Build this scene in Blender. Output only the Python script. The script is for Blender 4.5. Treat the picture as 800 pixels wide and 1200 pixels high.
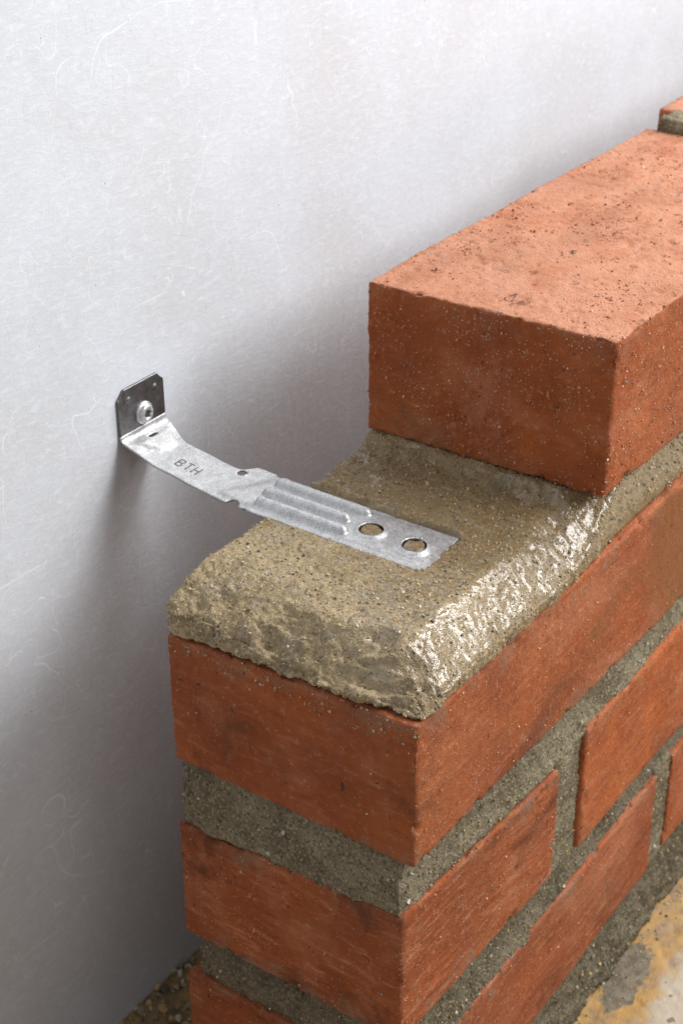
import bpy, math, random
import numpy as np
from mathutils import Vector, Matrix

random.seed(7); RNG = np.random.default_rng(11)
for o in list(bpy.data.objects): bpy.data.objects.remove(o)
S = bpy.context.scene
COL = S.collection
MM = 0.001                                   # everything below is worked out in millimetres

# ------------------------------------------------------------------ camera
def look_camera():
    C = np.array([-340.9, -212.1, 309.85]); T = np.array([64.174, 73.03, 25.108])
    z = (T-C)/np.linalg.norm(T-C); x = np.cross(z, [0, 0, 1]); x /= np.linalg.norm(x); y = np.cross(z, x)
    a = -0.00722; c, s = math.cos(a), math.sin(a)
    x2 = c*x - s*y; y2 = s*x + c*y
    cam = bpy.data.cameras.new('camera'); o = bpy.data.objects.new('camera', cam); COL.objects.link(o)
    m = Matrix(((x2[0], -y2[0], -z[0], C[0]*MM), (x2[1], -y2[1], -z[1], C[1]*MM), (x2[2], -y2[2], -z[2], C[2]*MM), (0, 0, 0, 1)))
    o.matrix_world = m
    cam.sensor_fit = 'VERTICAL'; cam.sensor_height = 36.0; cam.lens = 1885.87/1200*36.0
    cam.clip_start = 0.01; cam.clip_end = 50
    cam.dof.use_dof = True; cam.dof.focus_distance = 0.53; cam.dof.aperture_fstop = 26
    S.camera = o
look_camera()

# ------------------------------------------------------------------ light
W = bpy.data.worlds.new('World'); S.world = W; W.use_nodes = True
W.node_tree.nodes['Background'].inputs[0].default_value = (0.97, 0.97, 1.0, 1)
W.node_tree.nodes['Background'].inputs[1].default_value = 0.38
def softbox(name, direction, dist, size, power, color, target=(60, 60, 10)):
    l = bpy.data.lights.new(name, 'AREA'); l.shape = 'RECTANGLE'; l.size = size[0]; l.size_y = size[1]; l.energy = power; l.color = color
    o = bpy.data.objects.new(name, l); COL.objects.link(o)
    d = Vector(direction).normalized(); o.location = Vector(target)*MM + d*dist
    o.rotation_euler = d.to_track_quat('Z', 'Y').to_euler()
softbox('softbox_key', (0.42, -0.70, 0.66), 1.1, (0.48, 0.48), 10.8, (1.0, 0.995, 0.99))
softbox('softbox_side', (0.74, -0.20, 0.65), 1.6, (0.36, 0.85), 17.5, (1.0, 0.985, 0.97))
S.view_settings.view_transform = 'Standard'; S.view_settings.look = 'None'
S.view_settings.exposure = 0.0; S.view_settings.gamma = 1.0
S.view_settings.use_curve_mapping = False
S.render.engine = 'CYCLES'

# ------------------------------------------------------------------ numpy noise
def _hash(ix, iy, iz, seed):
    h = (ix.astype(np.uint32)*np.uint32(374761393) + iy.astype(np.uint32)*np.uint32(668265263) +
         iz.astype(np.uint32)*np.uint32(2147483647) + np.uint32((seed*1274126177) & 0xffffffff))
    h = (h ^ (h >> np.uint32(13)))*np.uint32(1274126177)
    h = (h ^ (h >> np.uint32(16)))*np.uint32(2246822519)
    h = h ^ (h >> np.uint32(15))
    return h.astype(np.float64)/4294967295.0*2-1
def vnoise(P, seed=0):
    P = np.asarray(P, float); i = np.floor(P).astype(np.int64); f = P-i
    f = f*f*f*(f*(f*6-15)+10); r = 0
    for dx in (0, 1):
        for dy in (0, 1):
            for dz in (0, 1):
                w = (f[:, 0] if dx else 1-f[:, 0])*(f[:, 1] if dy else 1-f[:, 1])*(f[:, 2] if dz else 1-f[:, 2])
                r = r + w*_hash(i[:, 0]+dx, i[:, 1]+dy, i[:, 2]+dz, seed)
    return r
def fbm(P, scale, oct=3, seed=0, gain=0.5):
    P = np.asarray(P, float)/scale; a = 1.0; r = 0; n = 0
    for k in range(oct):
        r = r + a*vnoise(P*(2.03**k)+17.3*k, seed+k*7); n += a; a *= gain
    return r/n
def sstep(a, b, x):
    t = np.clip((x-a)/(b-a), 0, 1); return t*t*(3-2*t)

# ------------------------------------------------------------------ mesh helpers
def mesh_from(name, V, Q, mat, parent=None, smooth=True):
    """V in millimetres, Q an (n,4) or (n,3) index array"""
    V = np.asarray(V, float)*MM; Q = np.asarray(Q, np.int32)
    me = bpy.data.meshes.new(name); n, k = Q.shape
    me.vertices.add(len(V)); me.vertices.foreach_set('co', V.astype(np.float32).ravel())
    me.loops.add(n*k); me.loops.foreach_set('vertex_index', Q.ravel())
    me.polygons.add(n); me.polygons.foreach_set('loop_start', np.arange(0, n*k, k, dtype=np.int32))
    me.polygons.foreach_set('use_smooth', np.full(n, smooth))
    me.update(calc_edges=True); me.validate()
    me.materials.append(mat)
    o = bpy.data.objects.new(name, me); COL.objects.link(o)
    if parent is not None: o.parent = parent
    return o
def tag(o, label=None, cat=None, group=None, kind=None):
    if label: o['label'] = label
    if cat: o['category'] = cat
    if group: o['group'] = group
    if kind: o['kind'] = kind
    return o
def empty(name, loc):
    o = bpy.data.objects.new(name, None); COL.objects.link(o); o.empty_display_size = 0.02
    o.location = Vector(loc)*MM; return o

def box_surface(xs, ys, zs):
    """lattice surface of a box given coordinate arrays; returns points and outward quads"""
    nx, ny, nz = len(xs), len(ys), len(zs)
    quads = []
    def face(fn, a, b, flip):
        A, B = np.meshgrid(np.arange(a-1), np.arange(b-1), indexing='ij'); A = A.ravel(); B = B.ravel()
        q = np.stack([fn(A, B), fn(A+1, B), fn(A+1, B+1), fn(A, B+1)], 1)
        quads.append(q[:, ::-1] if flip else q)
    idx = lambda i, j, k: (i*ny+j)*nz+k
    face(lambda a, b: idx(a, b, 0*a), nx, ny, True); face(lambda a, b: idx(a, b, 0*a+nz-1), nx, ny, False)
    face(lambda a, b: idx(a, 0*a, b), nx, nz, False); face(lambda a, b: idx(a, 0*a+ny-1, b), nx, nz, True)
    face(lambda a, b: idx(0*a, a, b), ny, nz, True); face(lambda a, b: idx(0*a+nx-1, a, b), ny, nz, False)
    Q = np.concatenate(quads); u, inv = np.unique(Q, return_inverse=True); Q = inv.reshape(-1, 4)
    i = u//(ny*nz); j = (u//nz) % ny; k = u % nz
    return np.stack([xs[i], ys[j], zs[k]], 1), Q
def axis(L, step, dense=None, coarse=4.0):
    """coordinates 0..L; fine step up to `dense`, coarse after"""
    if dense is None or dense >= L: return np.linspace(0, L, max(3, int(L/step)+1))
    a = np.linspace(0, dense, int(dense/step)+1); b = np.linspace(dense, L, max(2, int((L-dense)/coarse)+1))[1:]
    return np.concatenate([a, b])
def rounded(P, dims, r):
    dims = np.array(dims, float); q = np.clip(P, r, dims-r); d = P-q
    n = np.linalg.norm(d, axis=1, keepdims=True); n[n == 0] = 1
    N = d/n; cnt = (np.abs(d) > 1e-9).sum(1)
    return q+N*r, N, cnt
def warp(P, dims, corners):
    """trilinear map of the box 0..dims on eight corners, dict (i,j,k)->xyz"""
    t = P/np.array(dims, float); R = 0
    for i in (0, 1):
        for j in (0, 1):
            for k in (0, 1):
                w = (t[:, 0] if i else 1-t[:, 0])*(t[:, 1] if j else 1-t[:, 1])*(t[:, 2] if k else 1-t[:, 2])
                R = R + w[:, None]*np.array(corners[i, j, k], float)[None]
    return R

# ------------------------------------------------------------------ material helpers
class NT:
    def __init__(s, name):
        s.m = bpy.data.materials.new(name); s.m.use_nodes = True; s.t = s.m.node_tree; s.n = s.t.nodes
        s.b = s.n['Principled BSDF']; s.out = s.n['Material Output']
    def new(s, typ, **kw):
        x = s.n.new(typ)
        for k, v in kw.items(): setattr(x, k, v)
        return x
    def link(s, a, b): s.t.links.new(a, b)
    def put(s, sock, v):
        if isinstance(v, bpy.types.NodeSocket): s.link(v, sock)
        elif isinstance(v, (tuple, list)) and len(v) == 3 and sock.type == 'RGBA': sock.default_value = (*v, 1)
        else: sock.default_value = v
    def coords(s, scale=(1, 1, 1), rot=(0, 0, 0), rnd=0.0):
        tc = s.new('ShaderNodeTexCoord'); v = tc.outputs['Object']
        if rnd:
            oi = s.new('ShaderNodeObjectInfo'); a = s.new('ShaderNodeVectorMath', operation='ADD')
            m = s.math('MULTIPLY', oi.outputs['Random'], rnd); s.link(v, a.inputs[0]); s.link(m, a.inputs[1]); v = a.outputs[0]
        mp = s.new('ShaderNodeMapping'); s.link(v, mp.inputs[0]); mp.inputs['Scale'].default_value = scale; mp.inputs['Rotation'].default_value = rot
        return mp.outputs[0]
    def noise(s, v, scale, detail=4, rough=0.55, dist=0.0):
        x = s.new('ShaderNodeTexNoise'); s.link(v, x.inputs['Vector']); x.inputs['Scale'].default_value = scale
        x.inputs['Detail'].default_value = detail; x.inputs['Roughness'].default_value = rough; x.inputs['Distortion'].default_value = dist
        return x.outputs['Fac']
    def noisec(s, v, scale, detail=3):
        x = s.new('ShaderNodeTexNoise'); s.link(v, x.inputs['Vector']); x.inputs['Scale'].default_value = scale; x.inputs['Detail'].default_value = detail
        return x.outputs['Color']
    def voro(s, v, scale, feature='F1', rand=1.0):
        x = s.new('ShaderNodeTexVoronoi', feature=feature); s.link(v, x.inputs['Vector']); x.inputs['Scale'].default_value = scale
        x.inputs['Randomness'].default_value = rand; return x
    def math(s, op, a, b=0.0, c=None, clamp=False):
        x = s.new('ShaderNodeMath', operation=op, use_clamp=clamp); s.put(x.inputs[0], a); s.put(x.inputs[1], b)
        if c is not None: s.put(x.inputs[2], c)
        return x.outputs[0]
    def ramp(s, v, lo, hi, a=0.0, b=1.0):
        x = s.new('ShaderNodeMapRange', interpolation_type='SMOOTHSTEP'); s.put(x.inputs[0], v)
        for i, q in enumerate((lo, hi, a, b)): x.inputs[i+1].default_value = q
        return x.outputs[0]
    def mix(s, f, a, b, mode='MIX'):
        x = s.new('ShaderNodeMix', data_type='RGBA', blend_type=mode); s.put(x.inputs[0], f); s.put(x.inputs[6], a); s.put(x.inputs[7], b); return x.outputs[2]
    def bump(s, h, strength, dist, prev=None):
        x = s.new('ShaderNodeBump'); s.link(h, x.inputs['Height']); x.inputs['Strength'].default_value = strength; x.inputs['Distance'].default_value = dist
        if prev is not None: s.link(prev, x.inputs['Normal'])
        return x.outputs[0]
    def add(s, v, w): 
        a = s.new('ShaderNodeVectorMath', operation='ADD'); s.put(a.inputs[0], v); s.put(a.inputs[1], w); return a.outputs[0]
    def vscale(s, v, f):
        a = s.new('ShaderNodeVectorMath', operation='SCALE'); s.put(a.inputs[0], v); a.inputs[3].default_value = f; return a.outputs[0]
    def sep(s, v):
        a = s.new('ShaderNodeSeparateXYZ'); s.link(v, a.inputs[0]); return a.outputs

def mat_brick(name, wet=False):
    t = NT(name); b = t.b
    c = t.coords(rnd=3.0); raw = t.coords()
    geo = t.new('ShaderNodeNewGeometry'); nx, ny, nz = t.sep(geo.outputs['Normal'])
    oi = t.new('ShaderNodeObjectInfo'); sc = t.new('ShaderNodeSeparateColor'); t.link(oi.outputs['Color'], sc.inputs[0]); kS, kG, kT = sc.outputs
    base = t.mix(t.ramp(t.noise(c, 28, 5, 0.6), 0.3, 0.7), (0.31, 0.064, 0.011), (0.48, 0.124, 0.027))
    base = t.mix(t.ramp(t.noise(c, 9, 2), 0.45, 0.75, 0, 0.55), base, (0.40, 0.13, 0.035))
    base = t.mix(kT, base, t.mix(t.ramp(t.noise(c, 20, 4), 0.35, 0.65), (0.22, 0.055, 0.018), (0.36, 0.088, 0.026)))
    # drag marks left by the mould, running lengthwise on the long faces and slanting on the ends
    tc = t.coords(scale=(55, 420, 420), rot=(0, math.radians(-4), 0), rnd=3.0)
    te = t.coords(scale=(300, 60, 380), rot=(math.radians(24), 0, 0), rnd=3.0)
    sl = t.noise(tc, 1.0, 5, 0.65); se = t.noise(te, 1.0, 5, 0.65)
    endf = t.ramp(t.math('ABSOLUTE', nx), 0.5, 0.8)
    mx = t.new('ShaderNodeMix', data_type='FLOAT'); t.link(endf, mx.inputs[0]); t.link(sl, mx.inputs[2]); t.link(se, mx.inputs[3]); streak = mx.outputs[0]
    base = t.mix(t.math('MULTIPLY', t.ramp(streak, 0.52, 0.72, 0, 0.75), kS), base, (0.58, 0.25, 0.125))
    base = t.mix(t.math('MULTIPLY', t.ramp(streak, 0.47, 0.28, 0, 0.9), kS), base, (0.20, 0.042, 0.012))
    # dusty bloom: patches, arrises, and the upward faces
    dust = t.ramp(t.noise(c, 38, 6, 0.7, 0.4), 0.54, 0.74, 0, 0.45)
    base = t.mix(dust, base, (0.54, 0.26, 0.135))
    up = t.ramp(nz, 0.55, 0.9); kA = oi.outputs['Alpha']
    bl = t.noise(t.coords(scale=(14, 30, 30), rnd=5.0), 1.0, 5, 0.6, 0.4); base = t.mix(t.ramp(bl, 0.50, 0.70, 0, 0.38), base, (0.55, 0.22, 0.11))
    base = t.mix(t.math('MULTIPLY', t.math('MULTIPLY', up, kA), t.ramp(t.noise(c, 60, 5, 0.7), 0.25, 0.62, 0.35, 0.90)), base, (0.61, 0.285, 0.17))
    pt = t.ramp(geo.outputs['Pointiness'], 0.52, 0.62, 0, 0.45)
    base = t.mix(t.math('MULTIPLY', pt, t.ramp(t.noise(c, 150, 3), 0.35, 0.6)), base, (0.60, 0.34, 0.25))
    # pale sand grains and dark pin holes
    v1 = t.voro(c, 620); rv = t.sep(v1.outputs['Color'])
    g = t.math('MULTIPLY', t.ramp(v1.outputs['Distance'], 0.28, 0.16), t.ramp(rv[0], 0.80, 0.84))
    base = t.mix(t.math('MULTIPLY', g, 0.75), base, (0.68, 0.47, 0.33))
    crust = t.noise(c, 330, 5, 0.8); base = t.mix(t.ramp(crust, 0.56, 0.68, 0, 0.55), base, (0.60, 0.33, 0.20)); base = t.mix(t.ramp(crust, 0.42, 0.30, 0, 0.6), base, (0.17, 0.045, 0.018))
    pn = t.noise(c, 230, 2.5, 0.6, 0.8); pz = t.math('ADD', t.math('MULTIPLY', up, -0.035), 0.735)
    pit = t.ramp(t.math('SUBTRACT', t.math('ADD', pn, t.math('MULTIPLY', t.math('SUBTRACT', t.noise(c, 45, 2), 0.5), 0.22)), pz), -0.01, 0.02)
    base = t.mix(t.math('MULTIPLY', pit, 0.85), base, (0.075, 0.035, 0.022))
    zz = t.math('ABSOLUTE', t.sep(raw)[2]); low = t.math('MULTIPLY', t.ramp(zz, 0.012, 0.031), t.math('SUBTRACT', 1.0, up))
    gn = t.math('ADD', t.noise(c, 48, 6, 0.75, 0.5), t.math('MULTIPLY', low, 0.16))
    base = t.mix(t.math('MULTIPLY', t.ramp(gn, 0.60, 0.74), t.math('MULTIPLY', kG, 0.55)), base, (0.25, 0.18, 0.12))       # dried mortar film
    fm = t.ramp(t.noise(t.coords(scale=(12, 22, 26), rot=(0, 0.25, 0), rnd=9.0), 1.0, 6, 0.65, 0.7), 0.52, 0.66); base = t.mix(t.math('MULTIPLY', fm, t.math('MULTIPLY', kG, 0.85)), base, (0.155, 0.042, 0.014))   # darker fired patches
    soot = t.ramp(t.noise(t.add(c, (4, 4, 4)), 60, 6, 0.78, 0.4), 0.61, 0.74, 0, 0.75)
    base = t.mix(soot, base, (0.10, 0.05, 0.032))
    rough = t.ramp(t.noise(c, 55, 4), 0.3, 0.7, 0.62, 0.9)
    if wet:                                                    # film of cement water soaking down from the fresh bed
        x, y, z = t.sep(raw)
        wn = t.noise(t.coords(scale=(10, 10, 26)), 1.0, 4, 0.6, 0.5)
        d = t.math('ADD', t.math('MULTIPLY', wn, 0.9), t.math('MULTIPLY', t.ramp(x, 0.03, 0.13), 0.34))
        wm = t.math('MULTIPLY', t.ramp(d, 0.48, 0.62), t.ramp(ny, -0.4, -0.8))
        base = t.mix(t.math('MULTIPLY', wm, 0.88), base, (0.25, 0.072, 0.007))
        rough = t.math('SUBTRACT', rough, t.math('MULTIPLY', wm, 0.42))
    t.put(b.inputs['Base Color'], base); t.put(b.inputs['Roughness'], rough); b.inputs['Specular IOR Level'].default_value = 0.35
    h = t.math('ADD', t.math('MULTIPLY', t.noise(c, 900, 4, 0.7), 0.6), t.math('MULTIPLY', t.math('MULTIPLY', streak, kS), 1.2))
    h = t.math('ADD', h, t.math('MULTIPLY', g, 0.6)); h = t.math('SUBTRACT', h, t.math('MULTIPLY', pit, 1.4))
    h = t.math('ADD', h, t.math('MULTIPLY', crust, 1.5))
    t.put(b.inputs['Normal'], t.bump(h, 0.9, 0.0009))
    return t.m

def mat_mortar(name, fresh=False, dark=1.0):
    t = NT(name); b = t.b; c = t.coords(rnd=0 if fresh else 2.0)
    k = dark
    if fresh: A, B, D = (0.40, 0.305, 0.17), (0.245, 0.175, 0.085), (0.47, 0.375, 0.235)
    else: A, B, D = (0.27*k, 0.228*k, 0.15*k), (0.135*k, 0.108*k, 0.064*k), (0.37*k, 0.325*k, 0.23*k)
    base = t.mix(t.ramp(t.noise(c, 40, 6, 0.65), 0.3, 0.7), B, A)
    base = t.mix(t.ramp(t.noise(c, 130, 5, 0.7), 0.5, 0.75, 0, 0.6), base, D)
    v = t.voro(c, 700); col = t.sep(v.outputs['Color'])
    g = t.math('MULTIPLY', t.ramp(v.outputs['Distance'], 0.42, 0.25), t.ramp(col[0], 0.55, 0.60))
    gc = t.mix(t.ramp(col[1], 0.4, 0.6), (0.50, 0.36, 0.17), (0.46, 0.42, 0.36)); gc = t.mix(t.math('GREATER_THAN', col[2], 0.72), gc, (0.07, 0.055, 0.04))
    base = t.mix(t.math('MULTIPLY', g, 0.55), base, gc)
    vf = t.voro(c, 1150); cf = t.sep(vf.outputs['Color'])
    base = t.mix(t.ramp(cf[0], 0.62, 1.0, 0, 0.5 if fresh else 0.6), base, tuple(min(0.75, q*1.7) for q in A)); base = t.mix(t.ramp(cf[1], 0.68, 1.0, 0, 0.4 if fresh else 0.65), base, tuple(q*0.45 for q in B))
    t.put(b.inputs['Base Color'], base)
    n1 = t.noise(c, 480, 5, 0.75)
    h = t.math('ADD', t.math('MULTIPLY', n1, 1.0), t.math('ADD', t.math('MULTIPLY', g, 0.45), t.math('MULTIPLY', t.ramp(vf.outputs['Distance'], 0.6, 0.1), t.math('MULTIPLY', cf[0], 0.35))))
    if fresh:
        n1b = n1
        x, y, z = t.sep(c)
        wet = t.noise(t.coords(scale=(1, 1, 1)), 95, 5, 0.65, 0.3)
        front = t.math('MULTIPLY', t.ramp(y, 0.060, 0.004), t.math('MULTIPLY', t.ramp(x, -0.004, 0.022), t.ramp(z, 0.003, 0.008, -0.6, 1.0)))
        w = t.ramp(t.math('ADD', wet, t.math('MULTIPLY', front, 0.24)), 0.53, 0.61)
        t.put(b.inputs['Roughness'], t.ramp(w, 0, 1, 0.42, 0.15)); b.inputs['Specular IOR Level'].default_value = 0.5
        t.put(b.inputs['Coat Weight'], w); b.inputs['Coat Roughness'].default_value = 0.09
        soak = t.math('MULTIPLY', t.ramp(t.math('ADD', x, t.math('MULTIPLY', t.math('SUBTRACT', t.noise(c, 30, 4), 0.5), 0.06)), 0.035, 0.085), 0.62)
        soak = t.math('MAXIMUM', soak, t.math('MULTIPLY', t.ramp(y, 0.022, 0.004), 0.6))
        base2 = t.mix(t.math('MAXIMUM', t.math('MULTIPLY', w, 0.35), soak), base, (0.195, 0.128, 0.050)); t.put(b.inputs['Base Color'], base2)
        t.put(b.inputs['Normal'], t.bump(h, 0.75, 0.0008))
        cb = t.bump(t.math('ADD', t.noise(c, 300, 4, 0.6), t.math('MULTIPLY', g, 0.22)), 0.42, 0.0008); t.put(b.inputs['Coat Normal'], cb)
    else:
        b.inputs['Roughness'].default_value = 0.92; b.inputs['Specular IOR Level'].default_value = 0.25
        t.put(b.inputs['Normal'], t.bump(h, 0.9, 0.0011))
    return t.m

def mat_wall():
    t = NT('white_fibre_board'); b = t.b; c = t.coords()
    warpv = t.add(c, t.vscale(t.noisec(c, 30, 4), 0.020))
    f1 = t.noise(t.coords(scale=(1, 1, 2.6), rot=(0, math.radians(24), 0)), 170, 8, 0.78, 0.5)
    f2 = t.noise(t.coords(scale=(2.4, 1, 1), rot=(0, math.radians(-32), 0)), 120, 8, 0.78, 0.6)
    big = t.noise(c, 14, 4, 0.6)
    base = t.mix(t.ramp(big, 0.3, 0.7), (0.655, 0.675, 0.71), (0.705, 0.748, 0.81))
    base = t.mix(t.ramp(f1, 0.47, 0.70, 0, 0.62), base, (0.85, 0.89, 0.94))
    base = t.mix(t.ramp(f2, 0.46, 0.30, 0, 0.5), base, (0.58, 0.58, 0.60))
    # loose fibres: thin curly bright hairs (iso-lines of smooth noise, broken up)
    hair = None
    for off, sc, wd, mk in (((1.3, 0, 0.6), 14, 0.0014, 20), ((3.1, 0, 1.7), 30, 0.0026, 30), ((7.7, 0, 5.2), 62, 0.0052, 48)):
        q = t.add(c, off); nn = t.noise(t.add(q, t.vscale(t.noisec(q, 70, 2), 0.0025)), sc, 1.2, 0.4, 0.25)
        l = t.math('MULTIPLY', t.ramp(t.math('ABSOLUTE', t.math('SUBTRACT', nn, 0.5)), wd, wd*0.35), t.ramp(t.noise(t.add(q, (9.3, 1, 2)), mk, 3), 0.46, 0.60))
        hair = l if hair is None else t.math('MAXIMUM', hair, l)
    for ang, off, th in ((22, 0, 0.70), (-58, 3.3, 0.715), (8, 6.1, 0.72)):            # fine straight scratches
        sv = t.add(t.coords(scale=(9, 1, 260), rot=(0, math.radians(ang), 0)), (off, off, off))
        l = t.math('MULTIPLY', t.ramp(t.noise(sv, 1.0, 3, 0.6), th, th+0.05), 0.8); hair = t.math('MAXIMUM', hair, l)
    base = t.mix(t.math('MULTIPLY', hair, 0.6), base, (0.93, 0.96, 1.0))
    v = t.voro(c, 95); r = t.sep(v.outputs['Color'])
    sp = t.math('MULTIPLY', t.math('LESS_THAN', v.outputs['Distance'], t.math('MULTIPLY', r[1], 0.060)), t.math('GREATER_THAN', r[0], 0.72))
    base = t.mix(t.math('MULTIPLY', sp, 0.7), base, (0.16, 0.14, 0.12))
    # a little splashed grit low down
    v3 = t.voro(c, 330); r3 = t.sep(v3.outputs['Color'])
    z = t.sep(c)[2]
    gr = t.math('MULTIPLY', t.math('LESS_THAN', v3.outputs['Distance'], t.math('MULTIPLY', r3[1], 0.22)), t.math('GREATER_THAN', r3[0], t.ramp(z, -0.235, -0.2, 0.75, 0.985)))
    base = t.mix(t.math('MULTIPLY', gr, 0.7), base, (0.28, 0.22, 0.14))
    t.put(b.inputs['Base Color'], base); t.put(b.inputs['Roughness'], t.ramp(f1, 0.4, 0.7, 0.55, 0.42)); b.inputs['Specular IOR Level'].default_value = 0.4
    t.put(b.inputs['Normal'], t.bump(t.math('ADD', f1, t.math('MULTIPLY', f2, 0.6)), 0.35, 0.0008))
    return t.m

def mat_steel(name, val=0.64, rough=0.39, metal=0.62):
    t = NT(name); b = t.b; c = t.coords()
    n = t.noise(c, 260, 5, 0.7); v = t.voro(c, 420); r = t.sep(v.outputs['Color'])
    base = t.mix(t.ramp(n, 0.3, 0.7), (val*0.78, val*0.79, val*0.80), (val*1.1, val*1.12, val*1.14))
    base = t.mix(t.math('MULTIPLY', r[0], 0.22), base, (val*0.55,)*3)
    fine = t.noise(c, 1500, 4, 0.8); base = t.mix(t.ramp(fine, 0.50, 0.30, 0, 0.75), base, (val*0.35,)*3); base = t.mix(t.ramp(fine, 0.52, 0.68, 0, 0.8), base, (min(0.92, val*1.45),)*3)
    sp = t.math('GREATER_THAN', t.noise(c, 900, 3, 0.7), 0.67)
    base = t.mix(t.math('MULTIPLY', sp, 0.6), base, (0.22, 0.21, 0.19))
    dust = t.ramp(t.noise(c, 90, 5, 0.7), 0.62, 0.80, 0, 0.35)
    fl = t.math('GREATER_THAN', t.noise(t.add(c, (5, 5, 5)), 700, 3, 0.75), 0.71)
    t.put(b.inputs['Base Color'], t.mix(t.math('MULTIPLY', fl, 0.7), t.mix(dust, base, (0.62, 0.62, 0.60)), (0.62, 0.57, 0.48)))
    t.put(b.inputs['Metallic'], t.math('SUBTRACT', metal, t.math('MULTIPLY', dust, 0.8)))
    t.put(b.inputs['Roughness'], t.math('ADD', t.ramp(n, 0.3, 0.7, rough-0.06, rough+0.1), t.math('MULTIPLY', dust, 0.3)))
    t.put(b.inputs['Normal'], t.bump(t.math('ADD', n, t.math('MULTIPLY', r[1], 0.5)), 0.6, 0.0004))
    return t.m
def mat_plain(name, col, rough=0.8, metal=0.0):
    t = NT(name); c = t.coords(); t.put(t.b.inputs['Base Color'], t.mix(t.noise(c, 500, 3), tuple(q*0.75 for q in col), tuple(q*1.2 for q in col)))
    t.b.inputs['Roughness'].default_value = rough; t.b.inputs['Metallic'].default_value = metal; return t.m
def mat_grain():
    t = NT('sand_grain'); a = t.new('ShaderNodeVertexColor', layer_name='tint'); t.put(t.b.inputs['Base Color'], a.outputs['Color'])
    t.b.inputs['Roughness'].default_value = 0.55; return t.m
def mat_ground():
    t = NT('stained_concrete'); b = t.b; c = t.coords(); x, y, z = t.sep(c)
    base = t.mix(t.ramp(t.noise(c, 22, 6, 0.65), 0.3, 0.7), (0.38, 0.31, 0.22), (0.52, 0.46, 0.36))
    base = t.mix(t.ramp(t.noise(c, 160, 5, 0.7), 0.5, 0.75, 0, 0.6), base, (0.58, 0.51, 0.41))
    n = t.noise(c, 38, 5, 0.6, 0.6)
    och = t.ramp(t.math('ADD', t.math('MULTIPLY', n, 0.050), y), -0.006, 0.007)       # sandy run-off along the foot of the wall
    base = t.mix(t.math('MULTIPLY', och, 0.9), base, t.mix(t.ramp(t.noise(c, 90, 4), 0.35, 0.65), (0.46, 0.25, 0.05), (0.26, 0.16, 0.07)))
    for cx, cy, sx, sy in ((0.180, -0.007, 0.022, 0.011),):          # trodden-in mortar stains
        dx = t.math('DIVIDE', t.math('SUBTRACT', x, cx), sx); dy = t.math('DIVIDE', t.math('SUBTRACT', y, cy), sy)
        dd = t.math('ADD', t.math('SQRT', t.math('ADD', t.math('MULTIPLY', dx, dx), t.math('MULTIPLY', dy, dy))), t.math('MULTIPLY', t.math('SUBTRACT', t.noise(c, 60, 5, 0.65), 0.5), 2.6))
        base = t.mix(t.ramp(dd, 1.02, 0.92, 0, 0.95), base, t.mix(t.ramp(t.noise(c, 220, 5, 0.7), 0.35, 0.65), (0.10, 0.08, 0.055), (0.20, 0.165, 0.11)))
    v = t.voro(t.add(c, t.vscale(t.noisec(c, 300), 0.004)), 150); r = t.sep(v.outputs['Color'])
    pit = t.math('MULTIPLY', t.math('LESS_THAN', v.outputs['Distance'], t.math('MULTIPLY', r[1], 0.30)), t.math('GREATER_THAN', r[0], 0.70))
    base = t.mix(t.math('MULTIPLY', pit, 0.75), base, (0.12, 0.085, 0.05))
    t.put(b.inputs['Base Color'], base); t.put(b.inputs['Roughness'], t.ramp(och, 0, 1, 0.85, 0.5))
    h = t.math('SUBTRACT', t.noise(c, 300, 5, 0.7), pit); t.put(b.inputs['Normal'], t.bump(h, 0.6, 0.0012))
    return t.m
def mat_sand():
    t = NT('wet_sandy_debris'); b = t.b; c = t.coords()
    base = t.mix(t.ramp(t.noise(c, 120, 5, 0.7), 0.35, 0.65), (0.16, 0.12, 0.06), (0.40, 0.25, 0.07))
    base = t.mix(t.ramp(t.noise(c, 60, 4, 0.6), 0.5, 0.7, 0, 0.8), base, (0.20, 0.175, 0.12))
    t.put(b.inputs['Base Color'], base); b.inputs['Roughness'].default_value = 0.55
    t.put(b.inputs['Normal'], t.bump(t.noise(c, 500, 5, 0.7), 0.8, 0.001)); return t.m

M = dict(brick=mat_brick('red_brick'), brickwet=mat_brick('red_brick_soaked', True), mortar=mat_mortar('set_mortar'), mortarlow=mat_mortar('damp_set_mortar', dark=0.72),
         fresh=mat_mortar('fresh_mortar', True), wall=mat_wall(), steel=mat_steel('galvanised_steel'), plate=mat_steel('dark_steel_plate', 0.23, 0.38, 0.82), screw=mat_steel('zinc_screw', 0.66, 0.3),  # plate steel is given a much darker base colour than the strap
         ink=mat_plain('stamped_groove', (0.13, 0.13, 0.135), 0.6, 0.2), recess=mat_plain('screw_recess', (0.12, 0.12, 0.115), 0.5, 0.6),
         grain=mat_grain(), ground=mat_ground(), sand=mat_sand())

ZG = -250.0; YW = 171.2
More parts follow.
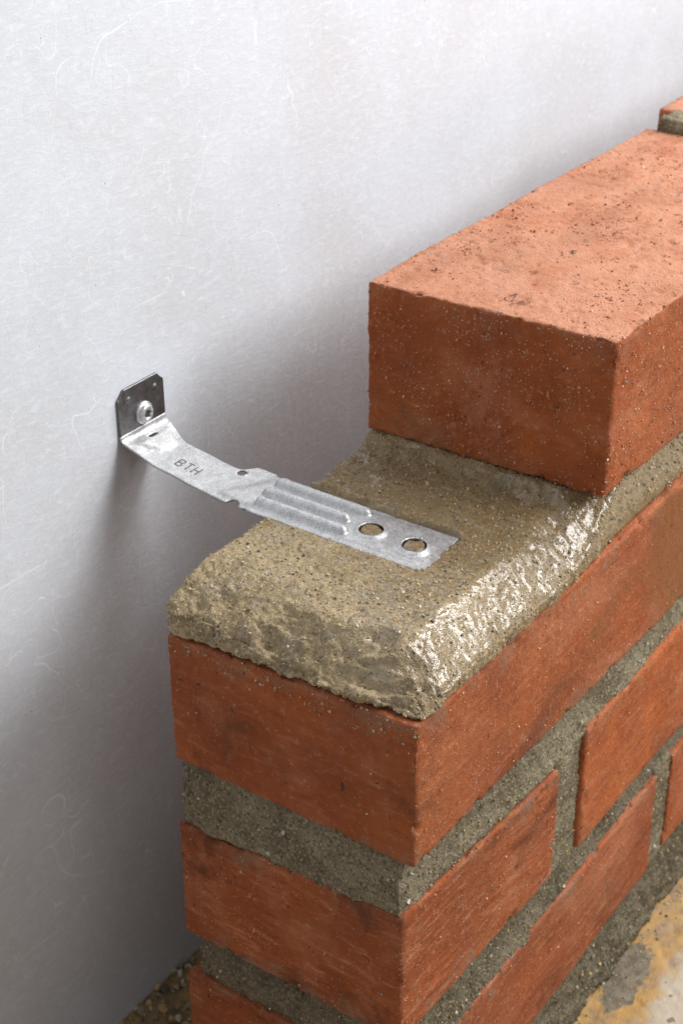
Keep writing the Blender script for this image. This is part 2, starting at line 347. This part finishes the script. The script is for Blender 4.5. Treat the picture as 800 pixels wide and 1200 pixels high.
# ------------------------------------------------------------------ ground and white wall
def build_ground():
    xs = np.concatenate([np.linspace(-900, 60, 25), np.arange(80, 300, 1.5), np.linspace(302, 1600, 40)])
    ys = np.concatenate([np.linspace(-1200, -82, 30), np.arange(-80, 30, 1.5), np.linspace(32, 700, 20)])
    X, Y = np.meshgrid(xs, ys, indexing='ij'); P = np.stack([X.ravel(), Y.ravel(), 0*X.ravel()], 1)
    z = ZG + 0.9*fbm(P, 22, 4, 3) - 0.8*sstep(0.35, 0.6, fbm(P, 5, 2, 9)) - 1.0
    P[:, 2] = z - 9*sstep(60, 100, P[:, 1])
    nx, ny = len(xs), len(ys); A, B = np.meshgrid(np.arange(nx-1), np.arange(ny-1), indexing='ij'); A = A.ravel(); B = B.ravel(); f = lambda a, b: a*ny+b
    o = mesh_from('ground', P, np.stack([f(A, B), f(A+1, B), f(A+1, B+1), f(A, B+1)], 1), M['ground']); tag(o, kind='structure'); return o, P
GROUND, GP = build_ground()

def build_white_wall():
    L, D, H = 1900.0, 14.0, 950.0
    xs = np.concatenate([[0, 1.2], np.linspace(6, 500, 12), np.linspace(520, 1200, 120), np.linspace(1220, L-6, 12), [L-1.2, L]])
    zs = np.concatenate([[0, 0.8, 2], np.linspace(6, 420, 90), np.linspace(440, H-6, 12), [H-1.2, H]])
    P, Q = box_surface(xs, np.array([0, 1.2, D-1.2, D]), zs); P, N, c = rounded(P, (L, D, H), 1.0)
    P = P+N*(0.35*fbm(P, 45, 3, 5))[:, None]*(np.abs(N[:, 1:2]) > 0.9)
    P += np.array([-620, YW, ZG-9.5])
    o = mesh_from('white_wall', P, Q, M['wall']); tag(o, 'smooth white fibre-flecked wall behind the brickwork, holding the screwed tie plate', 'wall')
build_white_wall()

# ------------------------------------------------------------------ brick wall
wall = empty('brick_wall', (0, 0, ZG)); tag(wall, 'unfinished red brick wall with stepped end and grey mortar joints', 'brick wall')
WOFF = np.array([0, 0, ZG])
def adopt(o, centre):
    """give a wall part its own origin at `centre` (mm) and hang it under the wall"""
    c = Vector(centre)*MM; o.data.transform(Matrix.Translation(-c)); o.parent = wall; o.location = c-Vector(WOFF)*MM; return o

GRAINS = []
def scatter_grains(P, N, n, rmin, rmax, sel, sink=0.25):
    idx = np.nonzero(sel)[0]
    if len(idx) == 0: return
    idx = RNG.choice(idx, min(n, len(idx)), replace=False)
    rad = rmin+(rmax-rmin)*RNG.random(len(idx))**3
    GRAINS.append((P[idx]+N[idx]*(rad*(0.5-sink))[:, None], rad))
def vert_normals(V, Q):
    n = np.cross(V[Q[:, 2]]-V[Q[:, 0]], V[Q[:, 3]]-V[Q[:, 1]]); R = np.zeros_like(V)
    for k in range(4): np.add.at(R, Q[:, k], n)
    l = np.linalg.norm(R, axis=1, keepdims=True); l[l == 0] = 1; return R/l
SAND = ([(0.52, 0.38, 0.19), (0.44, 0.30, 0.13), (0.55, 0.50, 0.42), (0.30, 0.25, 0.17), (0.10, 0.085, 0.065), (0.36, 0.30, 0.20), (0.34, 0.285, 0.185)], [.16, .12, .10, .20, .08, .18, .16])
CRUMB = ([(0.56, 0.28, 0.16), (0.48, 0.17, 0.07), (0.62, 0.42, 0.28), (0.40, 0.11, 0.04), (0.16, 0.07, 0.04), (0.30, 0.26, 0.22)], [.28, .30, .07, .22, .09, .04])
def flush_grains(parent_obj, origin, palette=SAND):
    """one joined mesh of angular sand grains, a part of the joint they sit in"""
    global GRAINS
    if not GRAINS: return
    C = np.concatenate([g[0] for g in GRAINS]); R = np.concatenate([g[1] for g in GRAINS]); GRAINS = []
    ph = (1+5**.5)/2
    I = np.array([(-1, ph, 0), (1, ph, 0), (-1, -ph, 0), (1, -ph, 0), (0, -1, ph), (0, 1, ph), (0, -1, -ph), (0, 1, -ph), (ph, 0, -1), (ph, 0, 1), (-ph, 0, -1), (-ph, 0, 1)])/1.9
    F = np.array([(0, 11, 5), (0, 5, 1), (0, 1, 7), (0, 7, 10), (0, 10, 11), (1, 5, 9), (5, 11, 4), (11, 10, 2), (10, 7, 6), (7, 1, 8), (3, 9, 4), (3, 4, 2), (3, 2, 6), (3, 6, 8), (3, 8, 9), (4, 9, 5), (2, 4, 11), (6, 2, 10), (8, 6, 7), (9, 8, 1)])
    n = len(C); J = I[None]*(1+0.28*RNG.standard_normal((n, 12, 1)))*(0.7+0.6*RNG.random((n, 1, 3)))
    V = (C[:, None]+J*R[:, None, None]).reshape(-1, 3); T = (F[None]+12*np.arange(n)[:, None, None]).reshape(-1, 3)
    o = mesh_from('sand_grains', V-np.array(origin), T, M['grain'], smooth=False); o.parent = parent_obj; tag(o, kind='stuff')
    pal = np.array(palette[0]); col = pal[RNG.choice(len(pal), n, p=palette[1])]*(0.8+0.4*RNG.random((n, 1)))
    ca = o.data.color_attributes.new('tint', 'FLOAT_COLOR', 'POINT')
    ca.data.foreach_set('color', np.c_[np.repeat(col, 12, 0), np.ones(n*12)].astype(np.float32).ravel())

def brick(corners, dims, seed, step=1.0, dense=None, mat='brick', rough=1.0, chip=1.0, label=None, crumbs=380, look=(0.4, 0.5, 0.3)):
    L, Wd, H = dims; r = 1.5
    P, Q = box_surface(axis(L, step, dense), axis(Wd, step), axis(H, step))
    P0 = P.copy(); P, N, cnt = rounded(P, dims, r); S0 = P0 + seed*311.0
    edge = sstep(5.0, 0.5, np.sort(np.minimum(P0, np.array(dims)-P0), 1)[:, 1])
    ch = np.maximum(0, fbm(S0, 9, 4, seed)-0.31)*7.5*chip*edge + np.maximum(0, fbm(S0, 2.2, 2, seed+3)-0.1)*0.6*chip*edge
    d = 0.75*fbm(S0, 55, 2, seed+1) + 0.30*fbm(S0, 8, 3, seed+2)*rough
    st = np.array([0.06, 1.0, 1.0]); d = d + 0.16*fbm(S0*st, 2.2, 2, seed+5)*rough*(np.abs(N[:, 0]) < 0.5)
    d = d + 0.26*fbm(S0, 1.7, 2, seed+6)*rough
    up = N[:, 2] > 0.7
    d = d - np.where(up, np.maximum(0, fbm(S0, 2.8, 2, seed+8)-0.42)*3.2, np.maximum(0, fbm(S0, 2.4, 2, seed+9)-0.5)*2.0)
    P = P + N*(d-ch)[:, None]
    P = warp(P, dims, corners)
    c0 = np.mean([corners[k] for k in corners], 0)
    o = mesh_from('brick', P, Q, M[mat]); adopt(o, c0)
    o.color = (*look, 1.0 if seed in (2, 31) else 0.15)
    if label: o['label'] = label
    if step < 2:                                            # sand and clay crumbs baked onto the faces, in drifts
        VN = vert_normals(P, Q); cl = fbm(S0, 16, 3, seed+12)+0.35*vnoise(S0/3.0, seed+13)
        vis = ((VN[:, 0] < -0.5) | (VN[:, 1] < -0.5) | (VN[:, 2] > 0.5)) & (P[:, 0] < 380)
        scatter_grains(P, VN, crumbs, 0.18, 0.55, vis & (cl > 0.12), 0.3); scatter_grains(P, VN, crumbs//3, 0.18, 0.5, vis, 0.3)
        flush_grains(o, c0, CRUMB)
        if seed == 4:                                       # crumbs fallen from the bed above
            scatter_grains(P, VN, 150, 0.2, 0.6, (VN[:, 0] < -0.5) & (P[:, 2] > -6-9*np.abs(fbm(S0, 12, 2, 77))), 0.2); flush_grains(o, c0, SAND)
    return o
def cor(x0, x1, y0, y1, zb, zt, **over):
    """eight corners; zb and zt may be 4-tuples (x0y0, x1y0, x0y1, x1y1)"""
    zb = zb if isinstance(zb, tuple) else (zb,)*4; zt = zt if isinstance(zt, tuple) else (zt,)*4; C = {}
    for i in (0, 1):
        for j in (0, 1):
            n = i+2*j; x = (x0, x1)[i]; y = (y0, y1)[j]
            y = y[i] if isinstance(y, tuple) else y; x = x[j] if isinstance(x, tuple) else x
            C[i, j, 0] = (x, y, zb[n]); C[i, j, 1] = (x, y, zt[n])
    return C
# top stepped course
brick(cor(124, 361, (0, 0.5), 103, (25.5, 19, 24.5, 20), (86.6, 86.4, 86.2, 85.5)), (237, 103, 61), 2, look=(0.15, 0.3, 0.2), crumbs=3200, label='topmost corner brick with a pale pitted top face')
brick(cor(375, 592, 1, 104, 24, 91.5), (217, 102, 65), 31, step=3)
# the course carrying the fresh bed
brick(cor(0, 219, (-0.4, 0), 102.3, (-57.3, -63, -55.8, -61), (1.6, -1.5, -2.6, -2)), (219, 102.5, 58.5), 4, mat='brickwet', rough=0.8, look=(0.45, 0.75, 0.45), label='brick under the fresh mortar with a wet brown stain on its long face')
brick(cor(233, 452, 0, 102, -62, -1.5), (219, 102, 60), 33, step=3)
brick(cor(466, 684, 0, 102, -62, -1.5), (218, 102, 60), 34, step=4)
# next course down: half brick at the end
brick(cor(0, 105, (3.8, 0), (103.4, 102), (-142, -139, -141, -140), (-81, -84.8, -87, -84)), (105, 101, 57), 5, rough=0.9, chip=1.4, look=(0.9, 1.0, 0.55))
brick(cor(126, 344, (-0.5, 0), 102, (-140, -143, -140, -142), (-80, -79, -80, -79)), (218, 102, 61), 6, step=1.2, dense=130, rough=0.8, look=(0.5, 0.45, 0.0))
brick(cor(358, 576, 0, 102, -142, -80), (218, 102, 61), 36, step=3)
# bottom course
brick(cor(0, 208, (0.5, 0), (104.5, 103), (-221, -212.5, -221, -214), (-162.2, -156.8, -163.5, -158)), (208, 103, 58), 8, step=1.1, rough=0.7, chip=1.3, look=(0.8, 0.8, 0.75))
brick(cor(223.5, 441, 0, 102, -211.5, -155.5), (217, 102, 56), 9, step=1.2, dense=60, rough=0.8)
brick(cor(455, 672, 0, 102, -212, -156), (217, 102, 56), 39, step=4)

def joint(corners, dims, seed, step=0.9, dense=None, amp=1.0, mat='mortar', r=2.2, name='mortar_joint', grains=900, tool=(5.2, 3.0), bulge=0.0, skew=0.0):
    P, Q = box_surface(axis(dims[0], step, dense), axis(dims[1], step*1.6), axis(dims[2], step))
    P, N, cnt = rounded(P, dims, min(r, min(dims)*0.3)); S0 = P+seed*97.0
    d = amp*(0.9*fbm(S0, 14, 3, seed)+0.9*fbm(S0, 3.2, 3, seed+1)+0.5*fbm(S0, 1.3, 2, seed+2)-1.6*np.maximum(0, fbm(S0, 2.4, 2, seed+4)-0.32))
    tz = np.clip(P[:, 2]/dims[2], 0, 1); fr = sstep(6, 0, P[:, 1]); en = sstep(8, 0, P[:, 0])
    P = warp(P+N*d[:, None], dims, corners); c = np.mean([corners[k] for k in corners], 0)
    P[:, 1] += fr*(1-tz)*skew*sstep(100, 0, P[:, 0])
    prof = np.sin(np.pi*np.clip(tz*0.62+0.12, 0, 1))          # struck concave, deeper under the upper brick
    P[:, 1] += fr*(tool[0]*tz+tool[1]*prof-bulge*(1-tz)**2); P[:, 0] += en*(tool[0]*0.75*tz**3+0.5*np.abs(fbm(P, 9, 2, seed+9)))
    o = mesh_from(name, P, Q, M[mat]); adopt(o, c)
    VN = vert_normals(P, Q); sel = ((VN[:, 1] < -0.4) | (VN[:, 0] < -0.4) | (VN[:, 2] > 0.6)) & (P[:, 0] < 300)
    scatter_grains(P, VN, grains, 0.22, 0.85, sel); flush_grains(o, c)
    return o
# bed between the fresh-bed brick and the half brick
joint(cor((-0.2, 0.5), 660, (-0.5, -0.7), (101.5, 101), (-82.5, -83.5, -88, -83), (-56, -61, -54.5, -60)), (660, 94, 26), 41, step=1.0, dense=260, amp=0.9, grains=1500, skew=4.0)
# bed between half brick and bottom course
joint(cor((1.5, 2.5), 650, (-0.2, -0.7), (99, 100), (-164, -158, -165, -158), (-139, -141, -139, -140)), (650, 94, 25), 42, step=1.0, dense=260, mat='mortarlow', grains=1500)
# foot bed, spreading onto the slab
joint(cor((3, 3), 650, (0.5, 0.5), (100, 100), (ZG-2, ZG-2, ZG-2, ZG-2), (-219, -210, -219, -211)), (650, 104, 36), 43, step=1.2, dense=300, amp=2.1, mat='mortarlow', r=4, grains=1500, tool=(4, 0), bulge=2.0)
# upright joints
def head(x0, x1, y0, zb, zt, seed, step=1.0, mat='mortar', top=None): return joint(cor(x0, x1, y0, 99, zb, zt), (x1-x0, 97, zt-zb), seed, step=step, amp=0.8, mat=mat, r=2.0, grains=300, tool=(0, 0))
head(104, 127.5, 1.6, -142, -79, 51); head(206.5, 225, 1.6, -214, -154, 52)
head(218, 234, 5, -62, -3, 53, 3); head(343, 359, 5, -142, -80, 54, 3); head(451, 467, 5, -62, -3, 55, 3); head(440, 456, 5, -212, -156, 56, 3)
# lump squeezed out of the joint behind the top brick
joint(cor(358, 377, (6, 6), (97, 97), 22, (92, 93.5, 92, 93)), (19, 91, 72), 57, step=1.2, amp=1.5, r=2.5, grains=200, tool=(0, 0))

# ------------------------------------------------------------------ fresh mortar bed on the stepped end
XL, XR, YF, YB = 57.0, 83.2, 35.5, 103.0           # footprint of the tie inside the bed
def build_fresh():
    H0 = 24.0; L = 655.0; dims = (L, 103.0, H0)
    xs = axis(L, 0.62, 205, 5.0); ys = axis(103, 0.62); zs = axis(H0, 0.62)
    P0, Q = box_surface(xs, ys, zs); P, N, cnt = rounded(P0, dims, 2.6)
    x, y = P0[:, 0], P0[:, 1]; G = np.stack([x, y, 0*x], 1)
    # height of the bed over its plan
    endm0 = sstep(30, 8, x)*sstep(100, 60, y+0*x)
    front = sstep(-8, 19+4*fbm(G, 25, 2, 70), y)
    h = 1.5+16.1*front
    ragn = fbm(G, 13, 3, 97); endp = sstep(-8, 25+8*ragn, x); low0 = 0.13+0.40*sstep(45, 98, y)
    h = h*(low0+(1-low0)*endp) - 1.0*sstep(14, 0, x)
    h = h + 0.6*fbm(G, 26, 3, 71) + 0.5*fbm(G, 7, 3, 72) + endm0*(1.3*fbm(G*np.array([1.3, .6, 1]), 6, 4, 98)+0.9*np.abs(fbm(G*np.array([1.6, .5, 1]), 4, 3, 99)))
    # dragged trowel ridges
    h = h + 0.6*fbm(G*np.array([1, 0.10, 1]), 2.2, 3, 73)*sstep(86, 90, x)*sstep(8, 30, y)
    h = h + 4.2*sstep(88, 120, x)*sstep(4, 26, y)
    q = sstep(18, 2, y); rise = sstep(116+9*fbm(G, 9, 3, 74)-16*q, 124.5+22*q, x)
    trough = sstep(96, 108, x)*(1-rise)*sstep(5, 30, y)
    up = 25.0 - 3.0*sstep(20, 3, y)*sstep(150, 124, x)
    h = h*(1-rise) + up*rise - 1.4*trough
    h = np.where(x > 148, 24.0 + 0*h, h)
    # tie pressed in
    inx = np.minimum(x-(XL-0.2), (XR+0.3)-x); iny = y-(YF-0.6); ins = np.minimum(inx, iny) - 1.7*np.maximum(0, fbm(G, 6, 3, 100)+0.05)*(y < 99)
    m = sstep(-0.7, 0.3, ins)
    lip = np.exp(-((x-(XR+2.0))/1.5)**2)*sstep(YF-4, YF+3, y)*(2.3+1.2*fbm(G, 5, 2, 75)) + 0.3*np.exp(-((x-(XL-2))/1.6)**2)*sstep(YF-4, YF+3, y)
    near = np.exp(-np.maximum(0, -ins)/5.0)*(x < 112)
    h = h*(1-near)+(17.75+0.3*fbm(G, 4, 2, 76))*near + lip*(1-m)
    hol = np.maximum(sstep(4.6, 3.6, np.hypot(x-68.6, y-45.2)), sstep(4.6, 3.6, np.hypot(x-69.0, y-63.6)))
    h = h*(1-m)+(15.9+(2.8+0.6*fbm(G, 1.8, 2, 77))*hol)*m
    P[:, 2] = np.where(P[:, 2] > 6, (P[:, 2]-6)*h/(H0-6), (P[:, 2]-6)*0.8)
    # sides: ragged end face with torn layers, rounded sloping front, rough back
    endm = sstep(26, 4, x)
    S0 = P+500.0
    d = (1.8*fbm(S0, 15, 3, 80)+2.6*fbm(S0*np.array([1, 0.6, 1.3]), 6, 4, 81, 0.62)+0.8*fbm(S0, 2.3, 3, 90)-1.8*np.maximum(0, fbm(S0*np.array([1, 0.5, 1.2]), 3.5, 3, 86)-0.15))*endm
    d = d + 0.35*fbm(S0, 5, 3, 82)+0.42*fbm(S0, 1.5, 3, 83)
    d = d - np.maximum(0, fbm(S0, 2.6, 2, 85)-0.38)*2.2
    terr = np.sin((P[:, 2]*1.25+0.10*y+2.2*fbm(S0, 14, 2, 84))*1.15)*0.42*endm*(N[:, 0] < 0.1)*sstep(75, 40, y)
    top = sstep(0.7, 0.95, N[:, 2]); d = d*(1-m*top)*(1-0.5*near*top) + terr*(1-m)
    lowz = sstep(1.2, -0.6, P[:, 2])
    P = P+N*d[:, None]
    # plan outline: the end stands at the arris, pulled back toward the front corner; raked joint under the top brick
    P[:, 0] += endm*(0.4+3.2*sstep(30, 0, y)*sstep(0, 1, 1-x/26)) - 1.2*endm*sstep(0.2, 0.6, fbm(G+9, 12, 2, 88))
    rake = sstep(100, 150, x)*sstep(30, 0, y); P[:, 1] += rake*2.6 - (1-rake)*sstep(12, 0, y)*0.6*fbm(G, 9, 3, 89)
    P[:, 1] -= sstep(80, 103, y)*1.2
    rag = sstep(6, 0, P[:, 2])*endm; P[:, 0] += rag*(1.6*fbm(S0, 6, 3, 95)+0.6)
    P[:, 1] += sstep(5, 0, P[:, 2])*sstep(14, 0, y)*(1.3*fbm(S0, 8, 3, 96)-0.2)*(x < 125)
    P[:, 0] += 3.5*lowz*endm; P[:, 1] += 1.5*lowz*sstep(20, 0, y) - 2.5*lowz*sstep(85, 103, y)
    P[:, 2] += 1.2*(1-y/103)*sstep(60, 0, x)-1.8*sstep(0, 103, y)*sstep(4, 0, P[:, 2])
    c = (0, 0, 0); o = mesh_from('mortar_bed', P, Q, M['fresh']); adopt(o, c); o['label'] = 'wet freshly trowelled mortar bed with the tie pressed into it'
    VN = vert_normals(P, Q); sel = (VN[:, 2] > 0.1) & (P[:, 0] < 150) & (m < 0.05) | ((VN[:, 0] < -0.5) & (P[:, 0] < 12))
    sel &= (P[:, 2] > 0)
    scatter_grains(P, VN, 7000, 0.14, 0.55, sel, 0.35)
    sel2 = (x > 122) & (VN[:, 1] < -0.4) & (x < 205); scatter_grains(P, VN, 500, 0.2, 0.7, sel2)
    flush_grains(o, c)
build_fresh()

# ------------------------------------------------------------------ wall tie
tie = empty('wall_tie', (70, 171, 27)); tag(tie, 'ribbed galvanised steel strap tie bent up to a screwed plate and bedded in mortar', 'wall tie')
TO = np.array([70, 171, 27.0])
def build_tie():
    yp = 170.0; zt = 48.3; rb = 2.4
    # rows: (path parameter) plate down, bend, strap out to the end
    zplate = np.arange(zt, 29.5, -0.4)
    nb = 9
    ystrap = np.arange(yp-rb, 34.6, -0.36)
    w = np.linspace(-1, 1, 73)
    lz = lambda y: np.interp(y, [34, 100, 112, 122, 131, 154, 160, 167.6, 170], [17.3, 17.4, 17.4, 17.9, 18.9, 22.6, 24.2, 27.0, 27.2])
    rz = lambda y: np.interp(y, [34, 100, 110, 118, 127, 150, 160, 164, 167.6, 170], [17.3, 17.4, 17.4, 17.7, 18.5, 21.6, 23.4, 24.8, 26.6, 26.8])
    redge = lambda y: np.interp(y, [34, 122.5, 125.5, 128.5, 131, 157, 164, 167.6], [83.2, 84.2, 83.6, 78.8, 77.6, 78.2, 81.4, 82.8])
    ribs = [(78.0, 110, 72), (70.4, 110, 76), (62.8, 108, 72)]
    holes = [(68.6, 45.2, 4.6), (69.0, 63.6, 4.6)]
    def emboss(x, y):
        e = np.zeros_like(x)
        for rx, y0, y1 in ribs:
            dy = np.maximum(0, np.maximum(y-y0, y1-y)); dd = np.hypot(x-rx, dy); e = np.maximum(e, 2.6*np.sqrt(np.maximum(0, 1-(dd/2.4)**2))) - 0.4*np.exp(-((dd-2.95)/0.45)**2)
        for hx, hy, hr in holes:
            dd = np.hypot(x-hx, y-hy); e = np.maximum(e, 0.9*sstep(hr+2.4, hr+0.2, dd))
        # raised centre panel that starts beyond the nicks, skewed crease on its near side
        start = 119+0.55*(72-x)
        pan = sstep(start+3, start-3, y)*sstep(11.6, 9.6, np.abs(x-70.2))*sstep(36, 42, y)
        e = e + 0.75*pan
        # V-shaped dart behind the bend
        apex = 156.0; t = np.clip((y-apex)/(yp-rb-apex), 0, 1); hw = 2.5+8.5*t
        e = e + 0.9*sstep(0, 0.35, t)*sstep(hw+1.0, hw-1.5, np.abs(x-70.5))*sstep(1.02, 0.7, t)
        return e
    V = []; U = []
    wav = lambda s: 0.12*np.sin(s*0.31)+0.08*np.sin(s*0.83+1)
    for z in zplate:
        x = 69.7+13.0*w; V.append(np.stack([x, np.full_like(x, yp), np.full_like(x, z)], 1)); U.append(np.stack([x, np.full_like(x, z+1000)], 1))
    for k in range(1, nb):
        a = k/nb*math.pi/2; x = 69.75+13.05*w; f = (w+1)/2
        yy = yp-rb*(1-math.cos(a)); zc = (1-f)*27.2+f*26.4; z0 = 29.5+(zc-29.5)*math.sin(a)
        V.append(np.stack([x, np.full_like(x, yy), z0], 1)); U.append(np.stack([x, np.full_like(x, 500+k)], 1))
    for y in ystrap:
        f = (w+1)/2; x = 57.0+(redge(y)-57.0)*f+0.12*math.sin(y*0.4); yy = y+(f-0.5)*2.2*sstep(60, 36, y)
        z = (1-f)*lz(y)+f*rz(y)+emboss(x, np.full_like(x, y))
        V.append(np.stack([x, yy, z], 1)); U.append(np.stack([x, np.full_like(x, y)], 1))
    nr, nc = len(V), len(w); P = np.array(V).reshape(-1, 3); Uv = np.array(U).reshape(-1, 2)
    row = np.repeat(np.arange(nr), nc); np_ = len(zplate)
    strap_v = row >= np_+nb-1
    # cut-outs: round holes, edge nicks, dart slit (snap vertices to the outline, drop what lies inside)
    cuts = [(hx, hy, hr, 1.0) for hx, hy, hr in holes] + [(56.6, 117.2, 3.0, 1.0), (84.6, 115.0, 1.5, 1.3), (76.6, 127.6, 1.9, 1.0), (56.6, 111.4, 0.9, 1.2)]
    dead = np.zeros(len(P), bool)
    for cx, cy, cr, ky in cuts:
        dx = Uv[:, 0]-cx; dy = (Uv[:, 1]-cy)/ky; d = np.hypot(dx, dy)
        near = strap_v & (np.abs(d-cr) < 0.26); s = np.where(near, cr/np.maximum(d, 1e-6), 1)
        P[:, 0] += np.where(near, dx*(s-1), 0); P[:, 1] += np.where(near, dy*ky*(s-1), 0)
        dead |= strap_v & (d < cr-0.2)
    slit = strap_v & (np.hypot((Uv[:, 0]-70.5)/2.4, (Uv[:, 1]-166.0)/0.75) < 1); dead |= slit
    # chamfered top corners of the plate
    ch = ~strap_v & (row < np_)
    cut = 3.6; ov = np.maximum(0, (np.abs(P[:, 0]-69.7)+P[:, 2])-(13.0+zt-cut)); dead |= ch & (ov > 0.45)
    sn = ch & (ov > 0) & (ov <= 0.45); P[:, 2] -= np.where(sn, ov, 0)
    # two pips pressed in the plate
    for px, pz in ((62.5, 43.6), (77.6, 43.4)):
        P[:, 1] -= np.where(ch, 0.7*sstep(1.5, 0.2, np.hypot(P[:, 0]-px, P[:, 2]-pz)), 0)
    A, B = np.meshgrid(np.arange(nr-1), np.arange(nc-1), indexing='ij'); A = A.ravel(); B = B.ravel()
    Q = np.stack([A*nc+B, (A+1)*nc+B, (A+1)*nc+B+1, A*nc+B+1], 1)
    keep = ~dead[Q].any(1)
    Q = Q[keep]; A = A[keep]
    def part(name, sel, mk='steel'):
        q = Q[sel]; u, inv = np.unique(q, return_inverse=True)
        o = mesh_from(name, P[u]-TO, inv.reshape(-1, 4), M[mk], tie)
        s = o.modifiers.new('Solidify', 'SOLIDIFY'); s.thickness = 0.0009; s.offset = -1; return o
    plate = part('mounting_plate', A < np_-1, 'plate'); strap = part('strap', A >= np_-1); plate['label'] = 'dark square plate with clipped corners'
    # stamped letters B T H, read along the strap
    def strokes(segs, cx, cy):
        Vv = []; F = []
        for (a0, b0, a1, b1) in segs:                  # a runs along reading direction (-y), b is up (+x)
            n = 5; hwid = 0.24
            dl = math.hypot(a1-a0, b1-b0); ta, tb = (a1-a0)/dl, (b1-b0)/dl
            a0 -= ta*hwid*.6; b0 -= tb*hwid*.6; a1 += ta*hwid*.6; b1 += tb*hwid*.6
            for k in range(n+1):
                for sd in (-1, 1):
                    a = a0+(a1-a0)*k/n - tb*hwid*sd; b = b0+(b1-b0)*k/n + ta*hwid*sd
                    x, y = cx+b, cy-a; f = (x-57)/21.0
                    Vv.append((x, y, (1-f)*lz(y)+f*rz(y)+0.05))
            s0 = len(Vv)-2*(n+1)
            F += [(s0+2*k, s0+2*k+2, s0+2*k+3, s0+2*k+1) for k in range(n)]
        o = mesh_from('stamped_letter', np.array(Vv)-TO, np.array(F), M['ink'], strap)
        s = o.modifiers.new('Solidify', 'SOLIDIFY'); s.thickness = 0.00008; s.offset = 0
    hh = 2.3; ww = 1.15
    strokes([(-ww, -hh, -ww, hh), (-ww, hh, ww*.6, hh), (ww*.6, hh, ww, hh*.6), (ww, hh*.6, ww*.6, 0.1), (-ww, 0.1, ww*.6, 0.1), (ww*.6, 0.1, ww*1.05, -hh*.45), (ww*1.05, -hh*.45, ww*.6, -hh), (ww*.6, -hh, -ww, -hh)], 65.5, 148.4)
    strokes([(-ww*1.1, hh, ww*1.1, hh), (0, hh, 0, -hh)], 65.6, 144.6)
    strokes([(-ww, -hh, -ww, hh), (ww, -hh, ww, hh), (-ww, 0, ww, 0)], 65.6, 140.8)
build_tie()
def build_screw():
    cx, cz, y0 = 70.4, 35.0, 170.0
    prof = [(4.6, 0.0), (4.6, 0.5), (4.3, 0.75), (3.9, 0.85), (3.7, 1.5), (3.3, 2.1), (2.6, 2.45), (2.0, 2.5), (1.9, 1.6), (0.0, 1.5)]
    n = 40; V = []; F = []
    for r, h in prof:
        for k in range(n):
            a = 2*math.pi*k/n; rr = r*(1+0.16*math.cos(6*a)) if h in (1.6,) or r == 2.0 else r
            V.append((cx+rr*math.cos(a)-TO[0], y0-h-0.02-TO[1], cz+rr*math.sin(a)-TO[2]))
    for i in range(len(prof)-1):
        for k in range(n): F.append((i*n+k, i*n+(k+1) % n, (i+1)*n+(k+1) % n, (i+1)*n+k))
    o = mesh_from('screw', np.array(V), np.array(F), M['screw'], tie)
    V = [(cx-TO[0]+1.95*math.cos(2*math.pi*k/24)*(1+0.16*math.cos(12*math.pi*k/24)), y0-1.75-TO[1], cz-TO[2]+1.95*math.sin(2*math.pi*k/24)*(1+0.16*math.cos(12*math.pi*k/24))) for k in range(24)]
    V.append((cx-TO[0], y0-1.7-TO[1], cz-TO[2])); F = np.array([(k, (k+1) % 24, 24, 24) for k in range(24)])[:, :3]
    mesh_from('drive_recess', np.array(V), F, M['recess'], o)
build_screw()

# ------------------------------------------------------------------ debris
def build_cavity_sand():
    xs = np.arange(-60, 260, 1.4); ys = np.arange(96, 172.6, 1.4); X, Y = np.meshgrid(xs, ys, indexing='ij'); P = np.stack([X.ravel(), Y.ravel(), 0*X.ravel()], 1)
    z = ZG-7.5+1.6*fbm(P, 12, 3, 91)+1.3*np.abs(fbm(P, 4, 3, 92))
    z -= 4.0*sstep(-40, -60, P[:, 0]); P[:, 2] = z
    nx, ny = len(xs), len(ys); A, B = np.meshgrid(np.arange(nx-1), np.arange(ny-1), indexing='ij'); A = A.ravel(); B = B.ravel(); f = lambda a, b: a*ny+b
    Q = np.stack([f(A, B), f(A+1, B), f(A+1, B+1), f(A, B+1)], 1)
    o = mesh_from('cavity_sand', P, Q, M['sand']); tag(o, 'damp ochre sand and mortar crumbs in the gap behind the bricks', 'sand', kind='stuff')
    scatter_grains(P, np.tile([0, 0, 1.0], (len(P), 1)), 900, 0.5, 2.6, (P[:, 0] > -30) & (P[:, 0] < 120), 0.1); flush_grains(o, (0, 0, 0))
build_cavity_sand()

# loose grit along the foot of the wall
dist = -GP[:, 1]; vis = (GP[:, 0] > 90) & (GP[:, 0] < 300) & (dist > -4) & (dist < 60)
scatter_grains(GP, np.tile([0, 0, 1.0], (len(GP), 1)), 220, 0.25, 0.8, vis & (dist < 14), 0.1); scatter_grains(GP, np.tile([0, 0, 1.0], (len(GP), 1)), 60, 0.2, 0.5, vis, 0.1)
flush_grains(GROUND, (0, 0, 0))
